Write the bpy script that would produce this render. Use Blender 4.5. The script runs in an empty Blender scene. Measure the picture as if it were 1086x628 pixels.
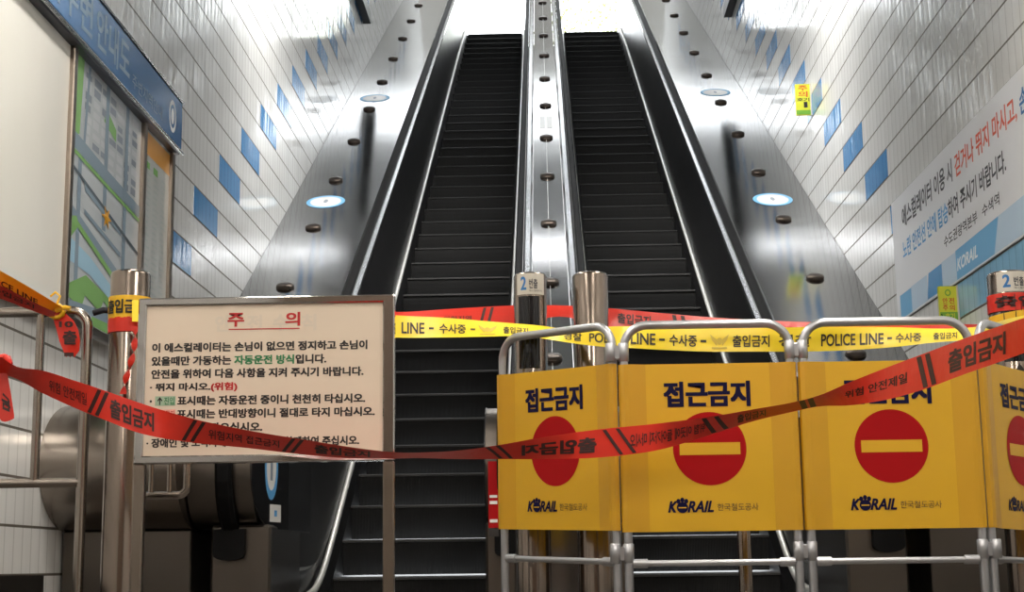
import bpy, math, random
from mathutils import Vector, Matrix
random.seed(7)
sc = bpy.context.scene
col = sc.collection
PI = math.pi

# ------------------------------------------------------------------ camera
F, PITCH, YAW, ROLL, CZ = 1584.0, 0.178, 0.0225, 0.013, 0.30
_cy, _sy, _cp, _sp, _cr, _sr = math.cos(YAW), math.sin(YAW), math.cos(PITCH), math.sin(PITCH), math.cos(ROLL), math.sin(ROLL)
def _dir(uu, vv, w):
    u = uu*_cr - vv*_sr; v = uu*_sr + vv*_cr
    y1 = w*_cp + v*_sp; z = w*_sp - v*_cp
    return Vector((u*_cy - y1*_sy, u*_sy + y1*_cy, z))
def ray(px, py): return _dir((px-543)/F, (py-314)/F, 1.0)
def at(px, py, Y):
    r = ray(px, py); return Vector((0, 0, CZ)) + r*(Y/r.y)
cam = bpy.data.objects.new('camera', bpy.data.cameras.new('camera'))
col.objects.link(cam)
cam.data.sensor_width = 36; cam.data.lens = 36*F/1086
cam.data.clip_start = 0.05; cam.data.clip_end = 300
_r, _d, _f = _dir(1, 0, 0), _dir(0, 1, 0), _dir(0, 0, 1)
M = Matrix(((_r.x, -_d.x, -_f.x, 0), (_r.y, -_d.y, -_f.y, 0), (_r.z, -_d.z, -_f.z, CZ), (0, 0, 0, 1)))
cam.matrix_world = M
sc.camera = cam

# ------------------------------------------------------------------ world, light, exposure
SKY_STRENGTH, LAMP, SLOPE_LAMP, FILL_LAMP = 7.0, 43.0, 28.0, 84.0
sc.view_settings.view_transform = 'Standard'
sc.view_settings.look = 'None'
sc.view_settings.exposure = 0.0
sc.view_settings.gamma = 1.0
sc.view_settings.use_curve_mapping = False
sc.cycles.use_denoising = True
w = bpy.data.worlds.new('world'); sc.world = w; w.use_nodes = True
w.node_tree.nodes['Background'].inputs[0].default_value = (0.93, 0.97, 1.0, 1)
w.node_tree.nodes['Background'].inputs[1].default_value = SKY_STRENGTH

# ------------------------------------------------------------------ materials
def s2l(c): 
    return tuple(((x/255)/12.92 if x/255 <= .04045 else ((x/255+.055)/1.055)**2.4) for x in c)
def mat(name, rgb, rough=.5, metal=0.0, noise=0.0, nscale=20.0, bump=0.0, bscale=60.0, stretch=None, rvar=0.0, spec=None, coat=0.0):
    m = bpy.data.materials.new(name); m.use_nodes = True
    nt = m.node_tree; b = nt.nodes['Principled BSDF']
    c = s2l(rgb)
    b.inputs['Base Color'].default_value = (*c, 1)
    b.inputs['Roughness'].default_value = rough
    b.inputs['Metallic'].default_value = metal
    if spec is not None: b.inputs['Specular IOR Level'].default_value = spec
    if coat: b.inputs['Coat Weight'].default_value = coat
    tc = nt.nodes.new('ShaderNodeTexCoord'); src = tc.outputs['Object']
    if stretch:
        mp = nt.nodes.new('ShaderNodeMapping'); mp.inputs['Scale'].default_value = stretch
        nt.links.new(src, mp.inputs[0]); src = mp.outputs[0]
    if noise or rvar:
        n = nt.nodes.new('ShaderNodeTexNoise'); n.inputs['Scale'].default_value = nscale; n.inputs['Detail'].default_value = 4
        nt.links.new(src, n.inputs['Vector'])
        if noise:
            mx = nt.nodes.new('ShaderNodeMix'); mx.data_type = 'RGBA'
            mx.inputs[6].default_value = (*[x*(1-noise) for x in c], 1)
            mx.inputs[7].default_value = (*[min(1, x*(1+noise)) for x in c], 1)
            nt.links.new(n.outputs['Fac'], mx.inputs[0]); nt.links.new(mx.outputs[2], b.inputs['Base Color'])
        if rvar:
            mr = nt.nodes.new('ShaderNodeMapRange'); mr.inputs[3].default_value = max(.02, rough-rvar); mr.inputs[4].default_value = rough+rvar
            nt.links.new(n.outputs['Fac'], mr.inputs[0]); nt.links.new(mr.outputs[0], b.inputs['Roughness'])
    if bump:
        n2 = nt.nodes.new('ShaderNodeTexNoise'); n2.inputs['Scale'].default_value = bscale; n2.inputs['Detail'].default_value = 3
        nt.links.new(src, n2.inputs['Vector'])
        bp = nt.nodes.new('ShaderNodeBump'); bp.inputs['Strength'].default_value = bump; bp.inputs['Distance'].default_value = .01
        nt.links.new(n2.outputs['Fac'], bp.inputs['Height']); nt.links.new(bp.outputs[0], b.inputs['Normal'])
    return m
def emit(name, rgb, strength):
    m = bpy.data.materials.new(name); m.use_nodes = True
    b = m.node_tree.nodes['Principled BSDF']
    b.inputs['Base Color'].default_value = (.8, .8, .8, 1)
    b.inputs['Emission Color'].default_value = (*rgb, 1); b.inputs['Emission Strength'].default_value = strength
    return m
RIB, ROW_L, ROW_R = 0.113, (0.497, 0.2145), (2.115, 0.2125)
def tile_mat(name, rgb, row, rough=.09):
    """glazed wall tile: grey joints between the courses, upright flutes pressed into the glaze"""
    m = bpy.data.materials.new(name); m.use_nodes = True
    nt = m.node_tree; b = nt.nodes['Principled BSDF']; L = nt.links
    def math_(op, a, bb=None, c=None):
        n = nt.nodes.new('ShaderNodeMath'); n.operation = op
        for i, v in enumerate((a, bb, c)):
            if v is None: continue
            if isinstance(v, (int, float)): n.inputs[i].default_value = v
            else: L.new(v, n.inputs[i])
        return n.outputs[0]
    g = nt.nodes.new('ShaderNodeNewGeometry'); sp = nt.nodes.new('ShaderNodeSeparateXYZ'); L.new(g.outputs['Position'], sp.inputs[0])
    fz = math_('FRACT', math_('DIVIDE', math_('ADD', sp.outputs['Z'], -row[0]+100*row[1]), row[1]))
    dz = math_('MULTIPLY', math_('MINIMUM', fz, math_('SUBTRACT', 1.0, fz)), row[1])      # metres from the nearest joint
    joint = math_('LESS_THAN', dz, .0062)
    fy = math_('FRACT', math_('DIVIDE', math_('ADD', sp.outputs['Y'], 50.0), RIB))
    dy = math_('MINIMUM', fy, math_('SUBTRACT', 1.0, fy))
    groove = math_('LESS_THAN', dy, .055)
    c = s2l(rgb)
    no = nt.nodes.new('ShaderNodeTexNoise'); no.inputs['Scale'].default_value = 1.7; no.inputs['Detail'].default_value = 5
    m0 = nt.nodes.new('ShaderNodeMix'); m0.data_type = 'RGBA'; L.new(no.outputs['Fac'], m0.inputs[0])
    m0.inputs[6].default_value = (*[x*.90 for x in c], 1); m0.inputs[7].default_value = (*[min(1, x*1.06) for x in c], 1)
    m1 = nt.nodes.new('ShaderNodeMix'); m1.data_type = 'RGBA'; L.new(math_('MULTIPLY', groove, .36), m1.inputs[0])
    L.new(m0.outputs[2], m1.inputs[6]); m1.inputs[7].default_value = (*[x*.45 for x in c], 1)
    m2 = nt.nodes.new('ShaderNodeMix'); m2.data_type = 'RGBA'; L.new(joint, m2.inputs[0])
    L.new(m1.outputs[2], m2.inputs[6]); m2.inputs[7].default_value = (*s2l((88, 82, 74)), 1)
    L.new(m2.outputs[2], b.inputs['Base Color'])
    L.new(math_('MULTIPLY_ADD', joint, .5, rough), b.inputs['Roughness'])
    # rounded flutes + slight unevenness of the glaze
    h = math_('POWER', math_('MULTIPLY', dy, 2.0), .45)
    n3 = nt.nodes.new('ShaderNodeTexNoise'); n3.inputs['Scale'].default_value = 5.0; n3.inputs['Detail'].default_value = 2
    mp = nt.nodes.new('ShaderNodeMapping'); mp.inputs['Scale'].default_value = (1, 1.6, .25); L.new(g.outputs['Position'], mp.inputs[0]); L.new(mp.outputs[0], n3.inputs['Vector'])
    hh = math_('ADD', math_('MULTIPLY', h, .0013), math_('MULTIPLY', n3.outputs['Fac'], .004))
    wn = nt.nodes.new('ShaderNodeTexWhiteNoise'); wn.noise_dimensions = '2D'; cb = nt.nodes.new('ShaderNodeCombineXYZ')
    L.new(math_('FLOOR', math_('DIVIDE', math_('ADD', sp.outputs['Y'], 50.0), RIB)), cb.inputs[0]); L.new(math_('FLOOR', math_('DIVIDE', math_('ADD', sp.outputs['Z'], -row[0]+100*row[1]), row[1])), cb.inputs[1]); L.new(cb.outputs[0], wn.inputs['Vector'])
    hh = math_('ADD', hh, math_('MULTIPLY', math_('MULTIPLY', math_('SUBTRACT', wn.outputs['Value'], .5), fy), .0042))   # each flute sits at its own slight tilt
    bp = nt.nodes.new('ShaderNodeBump'); bp.inputs['Strength'].default_value = .55; bp.inputs['Distance'].default_value = 1.0
    L.new(hh, bp.inputs['Height']); L.new(bp.outputs[0], b.inputs['Normal'])
    return m
def cleat_mat(name, rgb, rough):
    """black step with fine upright cleats"""
    m = mat(name, rgb, rough, noise=.35, nscale=9, stretch=(6, 1, .5)); nt = m.node_tree; L = nt.links
    tc = nt.nodes.new('ShaderNodeTexCoord'); wv = nt.nodes.new('ShaderNodeTexWave'); wv.bands_direction = 'X'
    wv.inputs['Scale'].default_value = 34.0; L.new(tc.outputs['Object'], wv.inputs['Vector'])
    bp = nt.nodes.new('ShaderNodeBump'); bp.inputs['Strength'].default_value = .6; bp.inputs['Distance'].default_value = .004
    L.new(wv.outputs['Fac'], bp.inputs['Height']); L.new(bp.outputs[0], nt.nodes['Principled BSDF'].inputs['Normal'])
    return m

MT = dict(
    tile_l=tile_mat('glazed_white_tile_left', (226, 227, 226), ROW_L), tile_r=tile_mat('glazed_white_tile_right', (226, 227, 226), ROW_R),
    blue_l=tile_mat('glazed_blue_tile_left', (88, 148, 204), ROW_L), blue_r=tile_mat('glazed_blue_tile_right', (88, 148, 204), ROW_R),
    pale_r=tile_mat('glazed_pale_blue_tile', (140, 190, 222), ROW_R),
    black_base=mat('black_skirting_stone', (14, 14, 14), .35),
    floor=mat('grey_terrazzo', (92, 86, 80), .35, noise=.25, nscale=90),
    ceil=mat('ceiling_plaster', (214, 214, 212), .8, noise=.05),
    canopy=mat('canopy_soffit', (176, 176, 172), .7, noise=.05),
    rear=mat('rear_wall_paint', (120, 104, 92), .6, noise=.1, nscale=3),
    steel=mat('brushed_stainless', (178, 180, 182), .22, 1.0, noise=.06, nscale=3, stretch=(30, 1, 1), rvar=.05, bump=.02, bscale=12),
    deck=mat('stainless_deck_sheet', (150, 150, 150), .11, 1.0, noise=.05, nscale=2, rvar=.04, bump=.02, bscale=3),
    newel=mat('newel_stainless', (104, 98, 92), .34, 1.0, noise=.08, nscale=4),
    post=mat('bollard_stainless', (132, 121, 112), .18, 1.0, noise=.05, nscale=2, stretch=(20, 20, .4), rvar=.04),
    tube=mat('galvanised_tube', (176, 178, 182), .34, .9, noise=.1, nscale=25),
    chrome=mat('polished_sign_frame', (170, 168, 166), .07, 1.0), nosemetal=mat('bullnose_stainless', (150, 141, 132), .26, 1.0, noise=.05, nscale=3),
    rail=mat('handrail_steel', (150, 142, 134), .24, 1.0),
    bright=mat('bright_aluminium_trim', (235, 235, 230), .3, .45),
    black=mat('black_rubber', (14, 14, 15), .6, noise=.2, spec=.1),
    panel=mat('black_balustrade_panel', (15, 15, 17), .34, 0, noise=.15, nscale=2, rvar=.03),
    skirt=mat('black_skirt', (11, 11, 12), .35),
    step=cleat_mat('black_cleated_step', (11, 11, 11), .65), nose=mat('worn_step_edge', (25, 24, 23), .65, 0, noise=.2, nscale=14, stretch=(4, 1, 1)),
    comb=mat('comb_plate_metal', (120, 116, 110), .4, .9),
    stud=mat('dark_bronze_stud', (70, 62, 56), .35, .9),
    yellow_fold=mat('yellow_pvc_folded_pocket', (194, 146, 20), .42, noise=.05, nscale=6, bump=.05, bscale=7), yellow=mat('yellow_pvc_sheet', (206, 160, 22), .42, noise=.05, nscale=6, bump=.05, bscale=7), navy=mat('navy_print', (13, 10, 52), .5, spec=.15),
    red=mat('red_print', (158, 8, 14), .5, spec=.15), grey_print=mat('dark_grey_print', (70, 58, 40), .5),
    cream=mat('cream_acrylic', (212, 197, 178), .30, noise=.05, nscale=4, coat=.25), ink=mat('black_lettering', (32, 28, 28), .5),
    redink=mat('red_lettering', (176, 30, 32), .5), green=mat('green_lettering', (40, 120, 74), .5), greentag=mat('pale_green_tag', (150, 176, 150), .5), redtag=mat('pale_red_tag', (226, 160, 146), .5),
    ghost=mat('ghost_lettering', (204, 192, 176), .4),
    tape_red=mat('red_plastic_tape', (204, 44, 28), .30, noise=.12, nscale=12, bump=.25, bscale=16), tape_yel=mat('yellow_plastic_tape', (244, 216, 44), .32, noise=.06, nscale=10, bump=.2, bscale=14),
    tape_amber=mat('amber_plastic_tape', (228, 180, 34), .32, noise=.1, nscale=12, bump=.2, bscale=14),
    tape_ink=mat('tape_black_print', (52, 20, 16), .45), tape_ink_y=mat('tape_dark_print', (48, 42, 24), .45), emblem=mat('pale_gold_print', (206, 178, 60), .45),
    white=mat('white_board', (226, 226, 224), .25, noise=.03, nscale=2), film=mat('off_white_film', (228, 228, 222), .16, noise=.05, nscale=1.5, bump=.15, bscale=3),
    banner=mat('white_banner_vinyl', (228, 230, 234), .35, bump=.05, bscale=2), sky_blue=mat('sky_blue_print', (112, 178, 222), .4), mid_blue=mat('mid_blue_print', (88, 156, 210), .4), pale_blue=mat('pale_blue_print', (190, 212, 232), .4),
    blueink=mat('blue_lettering', (44, 112, 176), .5), lightblueink=mat('light_blue_lettering', (96, 168, 220), .5), orangeink=mat('orange_red_lettering', (222, 96, 70), .5), darkink=mat('charcoal_lettering', (66, 66, 74), .5), whiteink=mat('white_lettering', (240, 244, 248), .5),
    head=mat('blue_header_panel', (62, 112, 166), .16, noise=.1, nscale=3), headink=mat('pale_header_lettering', (124, 150, 174), .4),
    mapbg=mat('map_pale_grey', (192, 200, 206), .22), mapblock=mat('map_light_block', (206, 212, 218), .22), mapdark=mat('map_grey_block', (146, 156, 168), .22), maproad=mat('map_grey_blue_road', (138, 158, 174), .22), mapgreen=mat('map_green', (134, 184, 112), .22), maprail=mat('map_dark_rail', (96, 108, 118), .22), mapriver=mat('map_light_blue_river', (168, 208, 232), .22), mapstar=mat('map_amber_star', (220, 160, 40), .3),
    orange=mat('orange_header', (222, 158, 62), .3), listbg=mat('white_list_sheet', (204, 208, 206), .22), listink=mat('list_grey_print', (150, 160, 158), .4),
    frame=mat('dull_steel_frame', (138, 128, 118), .3, 1.0, noise=.08, nscale=5), darkframe=mat('dark_metal_frame', (56, 56, 62), .3, .8),
    lime=mat('lime_yellow_plate', (206, 206, 52), .4), limegreen=mat('green_plate', (112, 164, 52), .4), brick=mat('orange_brown_print', (196, 92, 26), .5),
    darktrim=mat('dark_metal_trim', (40, 40, 42), .4, .6),
    glass=mat('black_sensor_glass', (12, 14, 20), .12), plate=mat('pale_label_plate', (196, 192, 182), .35), bark=mat('tree_bark', (92, 78, 60), .9, noise=.3), leaf=mat('pale_green_leaves', (180, 188, 122), .6, noise=.3, nscale=1.5),
    lampbody=mat('lamp_housing', (220, 220, 220), .5),
    lamp=emit('lamp_diffuser', (1.0, .92, .82), LAMP), lamp_fill=emit('fill_lamp_diffuser', (1.0, .97, .92), FILL_LAMP), lamp2=emit('slope_lamp_diffuser', (.96, .98, 1.0), SLOPE_LAMP),
)

# ------------------------------------------------------------------ mesh helpers
class MB:
    def __init__(s): s.v = []; s.f = []; s.m = []; s.s = []
    def add(s, vs, fs, mi=0, smooth=False):
        o = len(s.v); s.v += [Vector(v) for v in vs]
        for f in fs: s.f.append(tuple(i+o for i in f)); s.m.append(mi); s.s.append(smooth)
        return s
    def box(s, a, b, mi=0):
        x0, y0, z0 = a; x1, y1, z1 = b
        v = [(x0,y0,z0),(x1,y0,z0),(x1,y1,z0),(x0,y1,z0),(x0,y0,z1),(x1,y0,z1),(x1,y1,z1),(x0,y1,z1)]
        return s.add(v, [(0,3,2,1),(4,5,6,7),(0,1,5,4),(1,2,6,5),(2,3,7,6),(3,0,4,7)], mi)
    def bbox(s, a, b, r=.004, mi=0):
        """box with all edges bevelled"""
        (x0,y0,z0),(x1,y1,z1) = a, b
        def ring(i): return [(x0+i,y0),(x1-i,y0),(x1,y0+i),(x1,y1-i),(x1-i,y1),(x0+i,y1),(x0,y1-i),(x0,y0+i)]
        def rin(): return [(x0+r,y0+r),(x1-r,y0+r),(x1-r,y0+r),(x1-r,y1-r),(x1-r,y1-r),(x0+r,y1-r),(x0+r,y1-r),(x0+r,y0+r)]
        L = [[(x,y,z0) for x,y in rin()],[(x,y,z0+r) for x,y in ring(r)],[(x,y,z1-r) for x,y in ring(r)],[(x,y,z1) for x,y in rin()]]
        v = sum(L, []); fs = [tuple(range(7,-1,-1)), tuple(range(24,32))]
        for k in range(3):
            for i in range(8): j=(i+1)%8; fs.append((k*8+i,k*8+j,k*8+8+j,k*8+8+i))
        return s.add(v, fs, mi)
    def extrude(s, pts, d, mi=0, smooth=False):
        """closed polygon of 3-D points swept by vector d, with caps"""
        n = len(pts); d = Vector(d); v = [Vector(p) for p in pts] + [Vector(p)+d for p in pts]
        s.add(v, [tuple(range(n-1,-1,-1)), tuple(range(n,2*n))], mi)
        return s.add(v, [(i,(i+1)%n,n+(i+1)%n,n+i) for i in range(n)], mi, smooth)
    def tube(s, pts, r, n=12, mi=0, caps=True, radii=None):
        pts = [Vector(p) for p in pts]; k = len(pts); vs = []; up = None
        for i, p in enumerate(pts):
            t = (pts[min(i+1,k-1)] - pts[max(i-1,0)]).normalized()
            if up is None:
                up = Vector((0,0,1)) if abs(t.z) < .9 else Vector((0,1,0))
            a = (up - t*up.dot(t)).normalized(); up = a; b = t.cross(a)
            rr = radii[i] if radii else r
            vs += [p + (a*math.cos(2*PI*j/n) + b*math.sin(2*PI*j/n))*rr for j in range(n)]
        s.add(vs, [(i*n+j, i*n+(j+1)%n, (i+1)*n+(j+1)%n, (i+1)*n+j) for i in range(k-1) for j in range(n)], mi, True)
        if caps: s.add(vs[:n], [tuple(range(n-1,-1,-1))], mi); s.add(vs[-n:], [tuple(range(n))], mi)
        return s
    def lathe(s, prof, c, n=40, mi=0, axis=None, smooth=True):
        c = Vector(c); ax = Vector(axis or (0,0,1)).normalized()
        a = Vector((1,0,0)); a = (a - ax*a.dot(ax)).normalized(); b = ax.cross(a); k = len(prof)
        vs = [c + ax*z + (a*math.cos(2*PI*j/n)+b*math.sin(2*PI*j/n))*r for r, z in prof for j in range(n)]
        s.add(vs, [(i*n+j, i*n+(j+1)%n, (i+1)*n+(j+1)%n, (i+1)*n+j) for i in range(k-1) for j in range(n)], mi, smooth)
        if prof[0][0] > 1e-4: s.add(vs[:n], [tuple(range(n-1,-1,-1))], mi)
        if prof[-1][0] > 1e-4: s.add(vs[-n:], [tuple(range(n))], mi)
        return s
    def build(s, name, mats, parent=None, root=None):
        if not isinstance(mats, (list, tuple)): mats = [mats]
        off = Vector((0,0,0)); p = parent
        while p is not None: off += Vector(p.location); p = p.parent
        if parent is None and root is None:
            xs = [v.x for v in s.v]; ys = [v.y for v in s.v]; zs = [v.z for v in s.v]
            root = Vector(((min(xs)+max(xs))/2, (min(ys)+max(ys))/2, min(zs)))
        loc = Vector(root) - off if root is not None else Vector((0,0,0))
        me = bpy.data.meshes.new(name)
        me.from_pydata([tuple(v-off-loc) for v in s.v], [], s.f)
        me.polygons.foreach_set('material_index', s.m); me.polygons.foreach_set('use_smooth', s.s)
        for m in mats: me.materials.append(MT[m] if isinstance(m, str) else m)
        me.update()
        o = bpy.data.objects.new(name, me); o.location = loc; col.objects.link(o); o.parent = parent
        return o
class PB:
    """printing on one surface: every word, line or mark becomes a part of its own"""
    def __init__(s): s.p = []
    def new(s): s.p.append(MB())
    def add(s, *a, **k):
        if not s.p: s.new()
        return s.p[-1].add(*a, **k)
    def build(s, name, mats, parent):
        if not isinstance(mats, (list, tuple)): mats = [mats]
        for m in s.p:
            used = sorted(set(m.m)); m.m = [used.index(i) for i in m.m]
            if m.v: m.build(name, [mats[i] for i in used], parent)
def piece(mb):
    if isinstance(mb, PB): mb.new()
def empty(name, loc, label, cat, group=None):
    o = bpy.data.objects.new(name, None); o.location = loc; o.empty_display_size = .1; col.objects.link(o)
    return tag(o, label, cat, group)
def tag(o, label=None, cat=None, group=None, kind=None):
    if label: o['label'] = label
    if cat: o['category'] = cat
    if group: o['group'] = group
    if kind: o['kind'] = kind
    return o
def struct(o): o['kind'] = 'structure'; return o
def fillet(pts, r, n=6):
    pts = [Vector(p) for p in pts]; out = [pts[0]]
    for i in range(1, len(pts)-1):
        a, b, c = pts[i-1], pts[i], pts[i+1]; u = (a-b).normalized(); w_ = (c-b).normalized()
        th = u.angle(w_); d = min(r/math.tan(th/2), (a-b).length*.49, (c-b).length*.49); rr = d*math.tan(th/2)
        ctr = b + (u+w_).normalized()*(rr/math.sin(th/2)); s_, e_ = b+u*d-ctr, b+w_*d-ctr
        ang = s_.angle(e_)
        for k in range(n+1):
            t = k/n; out.append(ctr + (s_*math.sin((1-t)*ang)+e_*math.sin(t*ang))/math.sin(ang))
    return out + [pts[-1]]
# lettering: built-in font turned into flat mesh outlines
_tc = {}
def glyphs(body, bold=0.0, shear=0.0):
    key = (body, bold, shear)
    if key in _tc: return _tc[key]
    c = bpy.data.curves.new('lettering', 'FONT'); c.body = body; c.size = 1.0; c.offset = bold; c.shear = shear; c.resolution_u = 3
    o = bpy.data.objects.new('lettering', c); col.objects.link(o)
    dg = bpy.context.evaluated_depsgraph_get(); dg.update()
    me = bpy.data.meshes.new_from_object(o.evaluated_get(dg))
    r = ([(v.co.x, v.co.y) for v in me.vertices], [tuple(p.vertices) for p in me.polygons])
    bpy.data.objects.remove(o); bpy.data.curves.remove(c); bpy.data.meshes.remove(me)
    _tc[key] = r; return r
_ml = [0]
def _put(mb, vs, fs, x0, x1, y0, y1, dx, box, fn, mi, bold):
    """letters mapped into box; heavier weights are laid over themselves slightly shifted"""
    u0, v0, u1, v1 = box
    base = (fn(u0, v0)-fn(u1, v0)).cross(fn(u0, v1)-fn(u0, v0)); 
    base = base.normalized() if base.length else base
    if base.dot(Vector((0, 0, CZ))-fn(u0, v0)) < 0: base = -base
    sh = [(0, 0)] if bold <= .012 else [(-1, -.7), (1, -.7), (-1, .7), (1, .7), (0, 0)]
    for k, (a, b) in enumerate(sh):
        e = base*(.00004*k)
        mb.add([fn(u0+(x+dx+a*bold*.6-x0)/(x1-x0)*(u1-u0), v0+(y+b*bold*.6-y0)/(y1-y0)*(v1-v0))+e for x, y in vs], fs, mi)
def text(mb, body, box, fn, mi=0, bold=.012, shear=0.0, keep=False):
    """letters fitted into box=(u0,v0,u1,v1); fn(u,v) gives the 3-D point"""
    vs, fs = glyphs(body, min(bold, .01), shear)
    piece(mb)
    if not vs: return
    x0 = min(v[0] for v in vs); x1 = max(v[0] for v in vs); y0 = min(v[1] for v in vs); y1 = max(v[1] for v in vs)
    _put(mb, vs, fs, x0, x1, y0, y1, 0.0, box, fn, mi, bold)
def segline(mb, segs, box, fn, bold=.012):
    """one line of several coloured segments [(string, material index)] fitted into box"""
    o = min(bold, .01)
    full = ''.join(s for s, _ in segs); vs, _f = glyphs(full, o)
    X0 = min(v[0] for v in vs); X1 = max(v[0] for v in vs); Y0 = min(v[1] for v in vs); Y1 = max(v[1] for v in vs)
    pre = ''; piece(mb)
    for s, mi in segs:
        pre += s
        if not s.strip(): continue
        a, fs = glyphs(s.strip(), o); b, _ = glyphs(pre.rstrip(), o)
        dx = max(v[0] for v in b) - max(v[0] for v in a)
        _put(mb, a, fs, X0, X1, Y0, Y1, dx, box, fn, mi, bold)
def word(name, mats, parent, f):
    """one printed word, line or mark = one part"""
    mb = MB(); f(mb); return mb.build(name, mats, parent)
def quad(mb, u0, v0, u1, v1, fn, mi=0):
    _ml[0] += 1; mb.add([fn(u0,v0),fn(u1,v0),fn(u1,v1),fn(u0,v1)], [(0,1,2,3)], mi)
def poly(mb, pts, fn, mi=0):
    _ml[0] += 1; mb.add([fn(*p) for p in pts], [tuple(range(len(pts)))], mi)
def disc(mb, u, v, ru, rv, fn, mi=0, n=40, inner=None):
    o = [fn(u+ru*math.cos(2*PI*k/n), v+rv*math.sin(2*PI*k/n)) for k in range(n)]
    if inner is None: mb.add(o, [tuple(range(n))], mi)
    else:
        i_ = [fn(u+ru*inner*math.cos(2*PI*k/n), v+rv*inner*math.sin(2*PI*k/n)) for k in range(n)]
        mb.add(o+i_, [(k,(k+1)%n,n+(k+1)%n,n+k) for k in range(n)], mi)

# ------------------------------------------------------------------ the setting
XL, XR = -2.36, 2.44
T30 = math.tan(PI/6); Z0 = -5.057                 # step nosings lie on z = Z0 + T30*y
TOPY, TOPZ = 25.57, Z0 + T30*25.57
def wall(name, x, side, tile, blues, blue_mat, row, extra=None):
    mb = MB(); mb.box((x, -4.0, 0), (x+side*.2, 27.0, 15.0), 0)
    xi = x - side*.002
    for y0, y1, k in blues:
        z0, z1 = row[0]+row[1]*k+.006, row[0]+row[1]*(k+1)-.006
        mb.box((min(x, xi), y0, z0), (max(x, xi), y1, z1), 1)
    mats = [tile, blue_mat]
    if extra:
        for y0, y1, z0, z1 in extra: mb.box((min(x, xi), y0, z0), (max(x, xi), y1, z1), 2)
        mats.append('pale_r')
    return struct(mb.build(name, mats))
wall('wall_left', XL, -1, 'tile_l', [(9.0+.752*i, 9.725+.752*i, 8+2*i) for i in range(0, 20)], 'blue_l', ROW_L)
wall('wall_right', XR, 1, 'tile_r', [(9.56+.748*i, 10.30+.748*i, 2+2*i) for i in range(0, 20)], 'blue_r', ROW_R, [(5.0, 8.80, 1.698, 1.895)])
for nm, x, s_ in (('baseboard_left', XL, 1), ('baseboard_right', XR, -1)):
    struct(MB().box((min(x, x+s_*.012), -4, 0), (max(x, x+s_*.012), 7.0, .28)).build(nm, 'black_base'))
struct(MB().box((XL-.2, -4, -.2), (XR+.2, 8.76, 0)).build('floor', 'floor'))
struct(MB().box((-25, 26.3, TOPZ-.3), (25, 75, TOPZ)).build('floor_upper', 'floor'))
struct(MB().box((XL-.2, -4.2, 0), (XR+.2, -4.0, 4.2)).build('wall_back', 'rear'))
cz = lambda y: 3.8 + max(0, y-8.5)*T30
# low ceiling, then sloping ceiling; an open skylight gap, then the canopy over the head of the escalators
mb = MB(); mb.extrude([(XL-.2, -4.2, 3.8), (XL-.2, 8.5, 3.8), (XL-.2, 24, cz(24)), (XL-.2, 24, cz(24)+.3), (XL-.2, 8.4, 4.1), (XL-.2, -4.2, 4.1)], (XR-XL+.4, 0, 0))
struct(mb.build('ceiling', 'ceil'))
struct(MB().box((XL-1.5, 27.2, 14.4), (XR+1.5, 34, 14.7)).build('ceiling_canopy', 'canopy'))
for nm, x, s_, y1 in (('trim_1', XL, 1, 18.9), ('trim_2', XR, -1, 18.2)):
    z = 7.42 if s_ > 0 else 7.14
    mb = MB(); mb.box((min(x, x+s_*.10), y1-1.9, z), (max(x, x+s_*.10), y1, z+.16))
    struct(mb.build(nm, 'darktrim'))
# lamps: recessed panels over the concourse, cross strips under the sloping ceiling, the nearer one added as fill
def lamp(name, a, b, tilt, m, label, grp):
    c = (Vector(a)+Vector(b))/2
    t = empty(name, c, label, 'lamp', grp)
    x0, y0, z0_ = a; x1, y1, z1 = b
    MB().extrude([(x0, y0, z0_), (x0, y1, z1), (x0, y1, z1-.05), (x0, y0, z0_-.05)], (x1-x0, 0, 0)).build('housing', 'lampbody', t)
    i = .03
    MB().extrude([(x0+i, y0+i, z0_-.051+i*tilt), (x0+i, y1-i, z1-.051-i*tilt), (x0+i, y1-i, z1-.056-i*tilt), (x0+i, y0+i, z0_-.056+i*tilt)], (x1-x0-2*i, 0, 0)).build('diffuser', m, t)
for yy in (-2.5, 0.2, 2.9, 5.6):
    for xx in (-1.3, 1.3):
        lamp('ceiling_lamp', (xx-.18, yy-.65, 3.795), (xx+.18, yy+.65, 3.795), 0, 'lamp', 'flat rectangular lamp in the low ceiling behind the barriers', 'lamps in the low ceiling')
for yy, lm in ((11.6, 'lamp_fill'), (17.8, 'lamp2')):  # nearer strip is an added, unseen fill that brightens the tiled walls
    lamp('slope_lamp', (-1.9, yy-.11, cz(yy-.11)-.005), (1.98, yy+.11, cz(yy+.11)-.005), T30, lm, 'one of two long cross lamps, the nearer one added, under the sloping ceiling', 'lamps in the sloping ceiling')

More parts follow.
